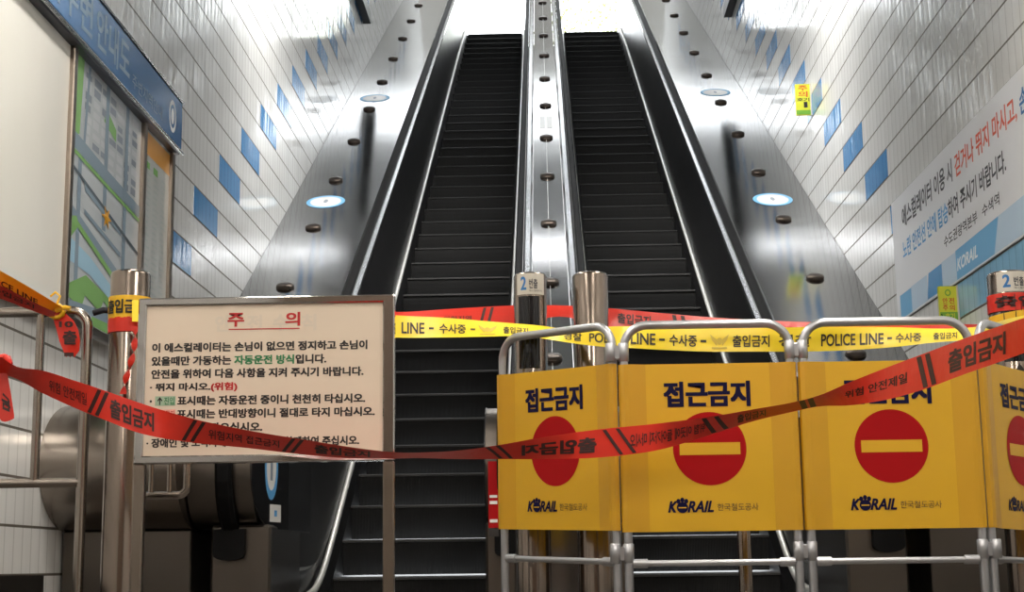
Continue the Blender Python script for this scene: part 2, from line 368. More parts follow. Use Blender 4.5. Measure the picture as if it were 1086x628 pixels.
# ------------------------------------------------------------------ escalators
def soft(y, flat, s_=.10, late=.05):
    a = (Z0 + T30*y - flat)/s_
    lo = flat + s_*(a if a > 30 else math.log1p(math.exp(a)))
    b = (TOPZ + late - lo)/s_
    return TOPZ + late - s_*(b if b > 30 else math.log1p(math.exp(b)))
def ys(y0, y1, coarse=1.0):
    out = []; y = y0
    while y < y1-1e-6:
        out.append(y); y += .12 if (y < 10.2 or y > 24.9) else coarse
    return out + [y1]
def sweep(mb, sec, y0, y1, flat, mi=0, smooth=False, late=1.1):
    """section [(x, height over the nosing line)] carried up the slope"""
    Y = ys(y0, y1); n = len(sec); vs = [(x, y, soft(y, flat, late=late)+h) for y in Y for x, h in sec]
    k = len(Y)
    mb.add(vs, [(i*n+j, i*n+(j+1)%n, (i+1)*n+(j+1)%n, (i+1)*n+j) for i in range(k-1) for j in range(n)], mi, smooth)
    mb.add(vs[:n], [tuple(range(n-1,-1,-1))], mi); mb.add(vs[-n:], [tuple(range(n))], mi)
YN = 7.35          # centre of the newel curve
FL = .20           # handrail landing level
def d_shape(y, z, ry, rz, back, n=16):
    """side view of a bullnose: straight at the back, half an ellipse at the front"""
    p = [(y + ry*math.cos(a), z + rz*math.sin(a)) for a in [PI/2 + PI*k/n for k in range(n+1)]]
    return [(back, z+rz)] + p + [(back, z-rz)]
def make_escalator(cx, label, xs, outer):
    """xs: (outer skirt, island skirt), outer=-1 when the outer side is on the left"""
    root = empty('escalator', (cx, YN, 0), label, 'escalator')
    x0, x1 = min(xs)+.045, max(xs)-.045
    first = None
    for k in range(0, 42):
        y, z = 9.17+.4*k, Z0+T30*(9.17+.4*k)
        if first is None:
            mb = MB(); r = T30*.4
            arc = [(y+.012+.03*(1-math.cos(a)), z-.02-(r-.03)*a/(PI/2)) for a in [PI/2*q/5 for q in range(6)]]
            prof = [(y+.41, z), (y+.022, z), (y+.004, z-.006), (y, z-.018)] + arc + [(y+.41, z-r-.02)]
            mats_ = [0, 1, 1, 1] + [0]*(len(prof)-4)
            n = len(prof); vs = [(x0, a, b) for a, b in prof] + [(x1, a, b) for a, b in prof]
            for i in range(n): j=(i+1)%n; mb.add([vs[i], vs[j], vs[n+j], vs[n+i]], [(0,1,2,3)], mats_[i])
            mb.add([vs[i] for i in range(n)], [tuple(range(n-1,-1,-1))], 0); mb.add([vs[n+i] for i in range(n)], [tuple(range(n))], 0)
            first = mb.build('step', ['step', 'nose'], root, root=(cx, y, z))
            base = Vector(first.location)
        else:
            o = first.copy(); col.objects.link(o); o.parent = root; o.location = base + Vector((0, .4*k, T30*.4*k))
    mb = MB(); mb.box((x0-.03, YN+.4, .002), (x1+.03, 9.19, .012)); mb.build('comb_plate', 'comb', root)
    mb = MB(); mb.box((x0-.03, 25.95, TOPZ-.03), (x1+.03, 26.9, TOPZ+.012)); mb.build('comb_plate', 'comb', root)
    for xa, sgn in ((xs[0], outer), (xs[1], -outer)):
        isl = sgn == -outer
        X = lambda d: xa + sgn*d               # d grows away from the steps
        lean = .13 if not isl else .095
        mb = MB(); sweep(mb, [(X(-.045), -.42), (X(.03), -.42), (X(.03), .085), (X(-.012), .085), (X(-.045), .0)], YN+.4, 26.0, .0, late=.05); mb.build('skirt_panel', 'skirt', root)
        mb = MB(); sweep(mb, [(X(-.018), .078), (X(.012), .078), (X(.016), .100), (X(.006), .114), (X(-.010), .112), (X(-.020), .098)], YN+.35, 25.75, .04, 0, True, .05); mb.build('skirt_trim', 'bright', root)
        mb = MB(); sweep(mb, [(X(.031), -.12), (X(.05), -.12), (X(.05), .10), (X(lean+.012), .86), (X(lean-.02), .86), (X(.012), .12), (X(.031), .10)], YN+.10, 27.0, FL-.02); mb.build('balustrade_panel', 'panel', root)
        # rail guide (bright) and rubber handrail with its loop round the newel
        if not isl:
            mb = MB(); sweep(mb, [(X(lean-.035), .855), (X(lean+.005), .855), (X(lean+.005), .905), (X(lean-.012), .915), (X(lean-.035), .895)], YN+.05, 27.0, FL); mb.build('rail_guide', 'steel', root)
            hx, hw = X(lean+.045), .040
        else:
            mb = MB(); sweep(mb, [(X(lean+.015), .85), (X(lean+.088), .85), (X(lean+.088), .90), (X(lean+.07), .922), (X(lean+.033), .922), (X(lean+.015), .90)], YN+.05, 27.0, FL, 0, False); mb.build('rail_guide', 'steel', root)
            hx, hw = X(lean-.02), .030
        sec = [(-hw, -.012), (-hw, .012), (-hw*.6, .030), (hw*.6, .030), (hw, .012), (hw, -.012)]
        n = len(sec); path = []
        for y in reversed(ys(YN, 27.0)): path.append((y, soft(y, FL, late=1.1)+.885, 0.0, 1.0))
        zc = path[-1][1]-.31
        for k in range(1, 15):
            a = PI/2 + PI*k/14; path.append((YN+.31*math.cos(a), zc+.31*math.sin(a), math.cos(a), math.sin(a)))
        path.append((YN+.12, zc-.31, 0, -1.0))
        vs = [(hx+a, y+ny*b, z+nz*b) for y, z, ny, nz in path for a, b in sec]
        mb = MB(); K = len(path)
        mb.add(vs, [(i*n+j, i*n+(j+1)%n, (i+1)*n+(j+1)%n, (i+1)*n+j) for i in range(K-1) for j in range(n)], 0, False)
        mb.add(vs[-n:], [tuple(range(n))]); mb.build('handrail', 'black', root)
        # newel body either side of the handrail
        wO, wI = (.36, .048) if not isl else (.115, -.01)
        zt = soft(YN, FL)+.885
        nb = MB()
        pr = d_shape(YN, zt-.31, .275, .285, YN+.75)
        nb.extrude([(X(wI), a, b) for a, b in pr], (sgn*(wO-wI)*1.0, 0, 0), 0, True)
        nb.build('newel', 'newel', root)
        pr = d_shape(YN, zt-.31, .279, .289, YN+.9)
        if isl: MB().extrude([(X(wI)-sgn*.006, a, b) for a, b in pr], (sgn*.005, 0, 0)).build('newel_side_panel', 'panel', root)
        else:
            px_ = lambda y: X(max(-.048, .040-.21*(y-7.12)))
            yk = 7.54; fr_ = [(px_(a), a, b) for a, b in [(yk, pr[0][1])] + pr[1:-1] + [(yk, pr[-1][1])]]
            MB().extrude(fr_, (sgn*.006, 0, 0)).extrude([(px_(yk), yk, pr[0][1]), (px_(yk), yk, pr[-1][1]), (px_(yk), YN+.9, pr[-1][1]), (px_(yk), YN+.9, pr[0][1])], (sgn*.006, 0, 0)).build('newel_side_panel', 'panel', root)
        bs = MB(); xa_, xb_ = sorted((X(-.02), X(.27) if not isl else X(.13))); bs.bbox((xa_, YN-.12, 0), (xb_, YN+.74, zt-.58), .012)
        bs.build('newel_base', 'newel', root)
        iw = .075 if not isl else .05
        nb = MB(); 
        prf = [(hx-iw, zt-.60), (hx+iw, zt-.60), (hx+iw, zt-.72)] + [(hx+(iw)*math.cos(a), zt-.72+.03*math.sin(a)) for a in [-PI*q/8 for q in range(1, 8)]] + [(hx-iw, zt-.72)]
        nb.extrude([(a, YN-.165, b) for a, b in prf], (0, .05, 0)); nb.build('handrail_inlet', 'black', root)
    return root
esc_l = make_escalator(-.818, 'left escalator with black steps and black handrails behind the caution board', (-1.355, -.285), -1)
esc_r = make_escalator(.90, 'right escalator with black steps rising behind the yellow folding barrier', (1.43, .37), 1)
# stickers on the newels
def oval_sticker(parent, xs_, y, z, ry, rz, name='oval_sticker'):
    fn = lambda a, b: Vector((xs_, a, b)); mb = MB()
    disc(mb, y, z, ry, rz, fn, 0, inner=.74); disc(mb, y, z, ry*.74, rz*.74, fn, 1)
    mb.build(name, ['mid_blue', 'white'], parent)
def newel_pt(u, z, lift=.0015):         # on the flared newel side panel of the left escalator
    return Vector((-1.395+.21*(u-7.12)+lift, u, z))
mb = MB(); disc(mb, 7.315, .79, .082, .165, newel_pt, 0, inner=.72); disc(mb, 7.315, .79, .059, .119, newel_pt, 1); quad(mb, 7.300, .72, 7.33, .86, lambda u, z: newel_pt(u, z, .002), 2)
mb.build('oval_sticker', ['mid_blue', 'white', 'mapdark'], esc_l)
mb = MB(); quad(mb, 7.30, .52, 7.44, .605, newel_pt, 0); quad(mb, 7.355, .547, 7.39, .577, lambda u, z: newel_pt(u, z, .002), 1); mb.build('square_sticker', ['white', 'mid_blue'], esc_l)
mb = MB(); fn = lambda u, v: Vector((u, 7.05, v))
xo = -.256
mb.box((xo-.026, 7.052, .47), (xo+.022, 7.06, .78), 0); mb.box((xo-.020, 7.050, .58), (xo+.016, 7.053, .595), 1); mb.box((xo-.020, 7.050, .61), (xo+.016, 7.053, .622), 1); mb.box((xo-.02, 7.05, .495), (xo+.016, 7.053, .51), 1); mb.box((xo-.026, 7.052, .43), (xo+.022, 7.06, .468), 2)
mb.build('red_warning_sticker', ['red', 'white', 'ink'], esc_l)

# ------------------------------------------------------------------ steel decks beside and between
def make_deck(name, x0, x1, label, cat, sx, ovals, end_nose):
    root = empty(name, ((x0+x1)/2, YN, 0), label, cat)
    yb = YN+.76 if end_nose else YN-.10
    top = [(y, soft(y, FL, late=1.1)+.9) for y in reversed(ys(yb, 27.0))]
    zt = soft(YN, FL)+.9
    if end_nose:      # rounded lower end against the wall
        na, nb_ = (x0+.002, -1.722) if x0 < 0 else (1.800, x1-.002)
        MB().extrude([(na, a, b) for a, b in d_shape(YN, zt-.31, .46, .31, yb-.002, 24)], (nb_-na, 0, 0), 0, True).build('deck_nose', 'nosemetal', root)
        MB().bbox((na+.01, YN-.10, 0), (nb_-.002, yb-.01, zt-.615), .006).build('deck_base', 'newel', root)
    x0 += .003*(x0 == XL); x1 -= .003*(x1 == XR)
    K = [(y, z, max(0.0, Z0+T30*y-.55)) for y, z in reversed(top)]; mb = MB()
    vs = [p for y, z, l in K for p in ((x0, y, z), (x1, y, z), (x1, y, l), (x0, y, l))]; n = len(K)
    mb.add(vs, [(4*i, 4*i+1, 4*i+5, 4*i+4) for i in range(n-1)], 0, True)
    mb.add(vs, [(4*i+a, 4*i+(a+1) % 4, 4*i+4+(a+1) % 4, 4*i+4+a) for i in range(n-1) for a in (1, 2, 3)] + [(3, 2, 1, 0), (4*n-4, 4*n-3, 4*n-2, 4*n-1)], 0)
    mb.build('deck_cover', 'deck', root)
    ax = Vector((0, -math.sin(PI/6), math.cos(PI/6)))
    first = None
    for k in range(0, 12):
        y = 10.10 + 1.362*k
        if y > 25.3: break
        p = Vector((sx, y, Z0+T30*y+.9))
        if first is None:
            first = MB().lathe([(.070, -.003), (.072, .010), (.066, .024), (.040, .034), (.0, .037)], p, 24, axis=ax).build('stud', 'stud', root, root=p); base = Vector(first.location)
        else:
            o = first.copy(); col.objects.link(o); o.parent = root; o.location = base + Vector((0, 1.362*k, T30*1.362*k))
    for y in ovals:
        def fn(a, b, y=y): yy = y + b; return Vector((sx+.0+a, yy, Z0+T30*yy+.9+.003))
        mb = MB(); disc(mb, 0, 0, .18, .18, fn, 0, inner=.80); disc(mb, 0, 0, .144, .144, fn, 1); disc(mb, 0, .01, .02, .05, lambda a, b: fn(a, b)+Vector((0, 0, .001)), 2, n=12)
        mb.build('oval_sticker', ['sky_blue', 'white', 'mapdark'], root)
    return root
make_deck('steel_side_deck', XL, -1.575, 'sloping stainless deck between left escalator and left tiled wall', 'escalator deck', -2.035, (13.54, 17.45), True)
make_deck('steel_side_deck', 1.655, XR, 'sloping stainless deck between right escalator and right tiled wall', 'escalator deck', 2.10, (13.37, 17.40), True)
cd = make_deck('steel_center_deck', -.098, .182, 'narrow studded stainless strip running up between the two escalators', 'escalator deck', .042, (), False)
mb = MB(); sweep(mb, [(.0405, .9), (.0435, .9), (.0435, .903), (.0405, .903)], 9.0, 26.5, FL); mb.build('seam', 'bright', cd)
def fnc(a, b): return Vector((a, 16.2+b, Z0+T30*(16.2+b)+.9+.003))
mb = MB(); quad(mb, -.03, -.25, .035, .25, fnc); quad(mb, .05, -.25, .115, .25, fnc); mb.build('paper_sticker', 'white', cd)
mb = MB(); mb.box((-.09, 13.9, 0), (-.089, 13.9, 0))

# ------------------------------------------------------------------ map board on the left wall
BX = -2.30
root = empty('station_map_board', (BX, 7.0, 1.5), 'framed station area map board with blue header on the left tiled wall', 'map board')
P = lambda x: (lambda y, z: Vector((x, y, z)))
mb = MB(); mb.box((XL, 4.6, 1.50), (BX-.008, 8.92, 2.84)); mb.build('backing_board', 'white', root)
mb = MB()
for y in (6.955, 8.25, 8.895): mb.bbox((BX-.01, y-.028, 1.48), (BX+.022, y+.028, 2.84), .005)
mb.bbox((BX-.01, 4.6, 1.46), (BX+.022, 8.92, 1.51), .005)
mb.build('frame', 'frame', root)
MB().box((BX-.008, 4.6, 1.51), (BX-.002, 6.93, 2.83)).build('blank_panel', 'film', root)
# map sheet: s along the wall (0..1), t up (0..1)
my0, my1, mz0, mz1 = 6.985, 8.222, 1.52, 2.83
_ml[0] = 0
def fm(lift):
    return lambda s, t: Vector((BX-.002+lift+_ml[0]*.00002, my0+(my1-my0)*s, mz0+(mz1-mz0)*t))
MB().box((BX-.008, my0, mz0), (BX-.002, my1, mz1)).build('map_sheet', 'mapbg', root)
mb = MB(); f1, f2, f3 = fm(.001), fm(.0016), fm(.0022)
names = ['mapblock', 'mapgreen', 'maproad', 'mapriver', 'mapdark', 'maprail', 'mapstar']
rnd = random.Random(3)
for i in range(7):
    for j in range(9):
        s0 = .16+.115*i; t0 = .60+.043*j
        if s0 > .86: continue
        quad(mb, s0, t0, s0+.07+.03*rnd.random(), t0+.022+.012*rnd.random(), f1, 0 if rnd.random() < .65 else 4)
poly(mb, [(0, .66), (.10, .70), (.13, 1), (0, 1)], f2, 1); poly(mb, [(.42, .84), (.60, .80), (.60, .85), (.46, .90)], f2, 1)
poly(mb, [(.14, .60), (.17, .60), (.22, 1), (.19, 1)], f2, 2)
poly(mb, [(0, .635), (.5, .60), (1, .57), (1, .62), (.5, .655), (0, .70)], f2, 2); poly(mb, [(.0, .615), (.5, .58), (1, .55), (1, .565), (.5, .597), (0, .632)], f3, 1)
quad(mb, .44, 0.40, .49, 1, f2, 2); quad(mb, .74, .2, .79, 1, f2, 2); quad(mb, .10, .05, .145, .62, f2, 2)
poly(mb, [(0, .555), (1, .40), (1, .415), (0, .57)], f3, 5)
poly(mb, [(.2, .50), (.72, .43), (.72, .46), (.2, .53)], f2, 2); poly(mb, [(.2, .41), (.72, .34), (.72, .36), (.2, .43)], f2, 2)
poly(mb, [(0, .375), (.8, .22), (.92, .27), (.90, .30), (.78, .26), (0, .42)], f2, 2)
poly(mb, [(0, .26), (.12, .34), (.75, .20), (.75, .225), (.12, .365), (.10, .38), (0, .36)], f3, 1)
poly(mb, [(0, .20), (.30, .19), (.6, .14), (1, .16), (1, .24), (.6, .20), (.3, .26), (0, .29)], f1, 3)
poly(mb, [(0, .07), (0, .10), (.25, .18), (.62, .14), (.62, .09), (.5, .12), (.45, .07), (.25, .10), (.2, .04)], f2, 1)
poly(mb, [(0, .0), (0, .05), (.9, .105), (.9, .06)], f2, 2); poly(mb, [(.3, .0), (.35, .035), (.95, .05), (.95, 0)], f3, 1); poly(mb, [(.92, .18), (1, .16), (1, .23), (.95, .24)], f3, 1)
star = [(.50+.075*(1 if k % 2 == 0 else .4)*math.cos(PI*k/6), .46+.05*(1 if k % 2 == 0 else .4)*math.sin(PI*k/6)) for k in range(12)]
poly(mb, star, fm(.003), 6)
mb.build('map_print', names, root)
MB().box((BX-.008, 8.28, 1.52), (BX-.002, 8.868, 2.83)).build('list_sheet', 'listbg', root)
mb = MB(); fl = P(BX-.001)
quad(mb, 8.28, 2.68, 8.868, 2.815, fl, 0)
for c in range(3):
    for r in range(26):
        y = 8.33+.18*c; z = 2.60-.036*r; quad(mb, y, z, y+.07+.07*rnd.random(), z+.012, fl, 1)
poly(mb, [(8.33, 2.60), (8.42, 2.60), (8.42, 2.64), (8.33, 2.64)], P(BX-.0006), 2); poly(mb, [(8.5, 2.6), (8.6, 2.6), (8.6, 2.64), (8.5, 2.64)], P(BX-.0006), 2)
mb.build('list_print', ['orange', 'listink', 'mapgreen'], root)
hd = MB(); hd.bbox((XL, 4.6, 2.83), (-2.245, 8.925, 3.175), .012); hd = hd.build('header_box', 'darkframe', root)
MB().box((-2.245, 4.6, 2.86), (-2.238, 8.895, 3.145)).build('header_face', 'head', hd)
mb = MB(); mb.tube([(-2.238, 4.6, 2.838), (-2.238, 8.92, 2.838)], .011, 8); mb.tube([(-2.238, 4.6, 3.165), (-2.238, 8.92, 3.165)], .008, 8); mb.build('header_edge', 'steel', hd)
mb = PB(); fh = P(-2.2365)
text(mb, '역주변', (6.35, 2.90, 7.05, 3.11), fh, 0, .02); text(mb, '안내도', (7.12, 2.90, 7.72, 3.11), fh, 0, .02)
text(mb, '주변지역안내', (7.78, 2.90, 8.42, 2.98), fh, 0, .0)
piece(mb); disc(mb, 8.66, 3.0, .085, .10, fh, 1, inner=.72); disc(mb, 8.66, 3.0, .035, .05, fh, 1)
mb.build('header_word', ['headink', 'whiteink'], hd)

# ------------------------------------------------------------------ banner and small plates on the right wall
root = empty('wall_banner', (2.435, 8.2, 1.9), 'white printed safety banner with blue lower strip on right tiled wall', 'banner')
MB().box((2.428, 5.6, 1.905), (2.4385, 10.22, 2.745)).build('banner_sheet', 'banner', root)
fb = lambda lift: (lambda a, z: Vector((2.428-lift, -a, z)))        # a = -y so that the lettering runs left to right
mb = MB(); A, B = fb(.001), fb(.0016)
quad(mb, -10.12, 1.915, -9.80, 2.075, A, 0); quad(mb, -9.80, 1.915, -9.38, 2.08, A, 1); poly(mb, [(-9.40, 1.92), (-9.02, 1.92), (-9.02, 2.08), (-9.34, 2.08)], A, 2)
quad(mb, -9.02, 1.915, -8.70, 2.085, A, 1); poly(mb, [(-8.70, 1.915), (-7.95, 1.915), (-7.84, 2.10), (-8.70, 2.09)], A, 0); poly(mb, [(-7.95, 1.915), (-5.62, 1.915), (-5.62, 2.13), (-7.84, 2.10)], A, 1)
mb.build('blue_strip', ['sky_blue', 'pale_blue', 'mid_blue'], root)
mb = PB()
segline(mb, [('에스컬레이터 이용 시 ', 0), ('걷거나 뛰지 마시고,', 1), (' 손잡이를 꼭 잡고', 2)], (-9.93, 2.50, -6.35, 2.645), A, .02)
segline(mb, [('노란 안전선 안에 탑승', 3), ('하여 주시기 바랍니다.', 0)], (-9.96, 2.295, -7.65, 2.42), A, .02)
text(mb, '수도권광역본부', (-8.93, 2.155, -8.22, 2.225), A, 0, .01); text(mb, '수색역', (-8.12, 2.155, -7.80, 2.225), A, 0, .01)
text(mb, 'KORAIL', (-8.68, 1.965, -8.26, 2.035), B, 4, .03, .25)
mb.build('banner_text_line', ['darkink', 'orangeink', 'blueink', 'lightblueink', 'whiteink'], root)
def plate(y, x0, x1, z0, z1, label, low):
    root = empty('projecting_sign', (x1, y, z0), label, 'sign')
    MB().bbox((x0, y-.012, z0), (x1, y+.012, z1), .004).build('sign_plate', 'lime', root)
    MB().bbox((x1-.004, y-.016, z0-.005), (2.44, y+.016, z1+.005), .003).build('mounting_bracket', 'plate', root)
    w_, h = x1-x0, z1-z0; fn = lambda u, v: Vector((x0+w_*u, y-.0128, z0+h*v)); mb = PB()
    if low:
        quad(mb, .03, .05, .97, .30, fn, 1); piece(mb); disc(mb, .5, .82, .16, .09, fn, 2, inner=.6)
        text(mb, '안', (.20, .52, .46, .68), fn, 0, .03); text(mb, '전', (.54, .52, .82, .68), fn, 0, .03); text(mb, '주', (.20, .34, .46, .49), fn, 0, .03); text(mb, '의', (.54, .34, .82, .49), fn, 0, .03)
        text(mb, '2', (.06, .12, .16, .25), fn, 3, .02); text(mb, '호기', (.3, .10, .8, .27), fn, 4, .02)
    else:
        quad(mb, .02, .02, .98, .16, fn, 1); text(mb, '주', (.2, .78, .8, .95), fn, 0, .03); text(mb, '의', (.2, .58, .8, .76), fn, 0, .03); text(mb, '1', (.55, .24, .75, .42), fn, 3, .02); text(mb, '호기', (.1, .44, .9, .55), fn, 3, .02)
    mb.build('sign_print', ['brick', 'limegreen', 'limegreen', 'ink', 'lime'], root)
plate(13.05, 2.430-.135, 2.430, 4.26, 4.552, 'lime yellow projecting sign high on right wall beside the blue tiles', False)
plate(8.75, 2.322, 2.432, 1.665, 1.888, 'yellow and green projecting sign just under the white wall banner', True)

# ------------------------------------------------------------------ bollards
def bollard(x, y, r, zt, label, kind):
    root = empty('bollard', (x, y, 0), label, 'bollard')
    MB().lathe([(r, 0), (r, zt-.012), (r-.004, zt-.004), (r-.012, zt), (0, zt+.002)], (x, y, 0), 48).build('post', 'post', root)
    MB().lathe([(r+.03, 0), (r+.03, .008), (r+.006, .014), (r+.002, .014)], (x, y, 0), 40).build('base_ring', 'steel', root)
    if kind:
        def cyl(a0, a1, z0, z1, lift, m, nm, extra=None):
            mb = MB(); K = 14; vs = []
            for q in range(K+1):
                a = a0+(a1-a0)*q/K; vs += [(x+(r+lift)*math.sin(a), y-(r+lift)*math.cos(a), z0), (x+(r+lift)*math.sin(a), y-(r+lift)*math.cos(a), z1)]
            mb.add(vs, [(2*q, 2*q+2, 2*q+3, 2*q+1) for q in range(K)], 0, True)
            if extra: extra(mb)
            return mb.build(nm, m, root)
        def on(u, v, lift=.0025): return Vector((x+(r+lift)*math.sin(u/r), y-(r+lift)*math.cos(u/r), v))
        def lab(mb):
            text(mb, '2', (-r*.55, zt-.066, -r*.22, zt-.020), on, 1, .03); text(mb, '번출', (-r*.05, zt-.062, r*.45, zt-.028), on, 2, .02)
            text(mb, '에스컬레이터', (-r*.05, zt-.074, r*.75, zt-.066), on, 2, 0)
        off = 0 if kind == 1 else .35
        cyl(-.85, .95, zt-.082, zt-.008, .0015, ['plate', 'blueink', 'darkink'], 'label_plate', lab)
        cyl(-.75, .55, zt-.34, zt-.088, .002, 'glass', 'sensor_window')
        mb = MB()
        for q in range(5):
            a = -.6+.27*q; mb.tube([(x+(r+.002)*math.sin(a), y-(r+.002)*math.cos(a), zt-.335), (x+(r+.002)*math.sin(a), y-(r+.002)*math.cos(a), zt-.093)], .0022, 6)
        mb.build('window_rib', 'skirt', root)
        mb = MB(); poly(mb, [(-.022, zt-.385), (-.004, zt-.385), (-.004, zt-.43), (.010, zt-.43), (.010, zt-.385), (.026, zt-.385), (.002, zt-.35)], lambda u, v: on(u-.006, v, .002)); mb.build('arrow_sticker', 'ink', root)
    return root
bollard(-1.42, 5.0, .067, 1.306, 'steel bollard beside the caution board with yellow and red tape wrapped round', 0)
bollard(-.052, 5.15, .058, 1.304, 'centre steel bollard with numbered label and black sensor window', 1)
bollard(.158, 5.15, .062, 1.302, 'plain steel bollard standing right of the bollard with black window', 0)
bollard(1.722, 5.5, .076, 1.345, 'steel bollard at right edge with black window and red tape', 1)
root = empty('slim_post', (.770, 6.0, 0), 'slim grey steel post low behind the yellow barrier, left of right handrail', 'post')
MB().lathe([(.0275, 0), (.0275, .855), (.02, .868), (0, .872)], (.770, 6.0, 0), 24).build('post', 'post', root)
MB().lathe([(.05, 0), (.05, .006), (.03, .012)], (.770, 6.0, 0), 24).build('base_ring', 'steel', root)

# ------------------------------------------------------------------ guard rails at the left
root = empty('guard_rail', (-1.7, 5.0, 0), 'steel tube guard rail at left edge in front of the map board', 'railing')
MB().tube(fillet([(-2.35, 5.0, 1.172), (-1.563, 5.0, 1.172), (-1.563, 5.0, 0)], .055), .018, 14).build('top_rail', 'rail', root)
MB().tube([(-2.35, 5.0, .59), (-1.563, 5.0, .59)], .016, 12).build('lower_rail', 'rail', root)
MB().tube([(-1.724, 5.0, .59), (-1.724, 5.0, 1.172)], .015, 12).build('baluster', 'rail', root)
MB().tube([(-1.545, 5.0, 1.165), (-1.51, 5.0, 1.175), (-1.489, 5.0, 1.172)], .011, 10).build('bollard_clip', 'darkframe', root)  # bracket joining the rail to the bollard
root = empty('guard_rail', (-1.28, 5.25, 0), 'short barred guard rail half hidden behind the caution board', 'railing')
MB().tube(fillet([(-1.42+.075, 5.25, .90), (-1.268, 5.25, .90), (-1.268, 5.25, .555), (-1.42, 5.25, .555)], .03), .014, 12).build('outer_tube', 'rail', root)
for x in (-1.395, -1.33): MB().tube([(x, 5.25, .555), (x, 5.25, .90)], .009, 10).build('baluster', 'rail', root)
MB().tube([(-1.345, 5.25, .90), (-1.42, 5.18, .90), (-1.42, 5.07, .90)], .014, 10).build('bollard_clip', 'rail', root)  # elbow joining the tube to the bollard

# ------------------------------------------------------------------ caution board
SY = 4.50
root = empty('caution_board', (-.85, SY, 0), 'cream caution board in a steel frame standing before the left escalator', 'sign board')
mb = MB(); x0, x1, z0, z1 = -1.247, -.460, .612, 1.119; tw = .030
for a, b in (((x0, SY-.018, z1-tw+.006), (x1, SY+.018, z1)), ((x0, SY-.018, z0), (x1, SY+.018, z0+tw-.006)), ((x0, SY-.0179, z0+.001), (x0+.026, SY+.0179, z1-.001)), ((x1-.036, SY-.0179, z0+.001), (x1, SY+.0179, z1-.001))): mb.bbox(a, b, .004)
fr = mb.build('frame', 'chrome', root)
MB().box((x0+.022, SY-.009, z0+.02), (x1-.03, SY+.010, z1-.02)).build('board', 'cream', root)
for xx in (x0+.016, x1-.018): MB().bbox((xx-.017, SY-.016, 0), (xx+.017, SY+.016, z0), .004).build('leg', 'frame', root)
for xx in (x0+.016, x1-.018): MB().bbox((xx-.03, SY-.2, 0), (xx+.03, SY+.2, .03), .005).build('foot', 'frame', root)
# lettering: pixel-like sheet coordinates mapped on the board
bx = lambda u: -1.228 + (u-155)/(408-155)*(1.228-.492)
bz = lambda v: 1.097 - (v-323.0)/(485.0-323.0)*(1.097-.629)
fs_ = lambda u, v: Vector((bx(u), SY-.0098, bz(v)))
mb = PB()
def ln(segs, u0, u1, v, h=9.5): segline(mb, segs, (u0, v+h/2, u1, v-h/2), fs_, .055)
text(mb, '주', (243, 347, 260, 332.5), fs_, 1, .035); text(mb, '의', (304, 347, 319, 332.5), fs_, 1, .035)
quad(mb, 244, 350.6, 319, 349.4, fs_, 1)
fg = lambda u, v: Vector((bx(u), SY-.0094, bz(v)))
for s_, u in (('안', 230), ('전', 264), ('수', 291), ('칙', 321)): text(mb, s_, (u, 352, u+15, 335), fg, 4, .05)
ln([('이 에스컬레이터는 손님이 없으면 정지하고 손님이', 0)], 164, 390, 368.5)
ln([('있을때만 가동하는 ', 0), ('자동운전 방식', 2), ('입니다.', 0)], 164, 347, 382.7)
ln([('안전을 위하여 다음 사항을 지켜 주시기 바랍니다.', 0)], 164, 386, 396.5)
ln([('· 뛰지 마시오.', 0), ('(위험)', 1)], 163, 254, 411)
piece(mb); quad(mb, 168.5, 430, 190, 420, fs_, 3); text(mb, '↑', (171, 429, 176, 421), lambda u, v: fs_(u, v)+Vector((0, -.0006, 0)), 0, .03); text(mb, '진입', (178, 429, 188.5, 421), lambda u, v: fs_(u, v)+Vector((0, -.0006, 0)), 2, .01)
text(mb, '·', (163, 426.5, 165, 424), fs_, 0, .02)
ln([('표시때는 자동운전 중이니 천천히 타십시오.', 0)], 192, 388, 425)
piece(mb); quad(mb, 168.5, 444, 190, 434, fs_, 5); text(mb, '진입금지', (169.5, 443, 189, 435), lambda u, v: fs_(u, v)+Vector((0, -.0006, 0)), 1, .0)
text(mb, '·', (163, 440.5, 165, 438), fs_, 0, .02)
ln([('표시때는 반대방향이니 절대로 타지 마십시오.', 0)], 192, 398, 439)
ln([('· 손잡이를 꼭 잡으십시오.', 0)], 162, 281, 453.5)
ln([('· 장애인 및 노약자께서는 보호자와 함께하여 주십시오.', 0)], 161, 382, 469)
mb.build('text_line', ['ink', 'redink', 'green', 'greentag', 'ghost', 'redtag'], root)

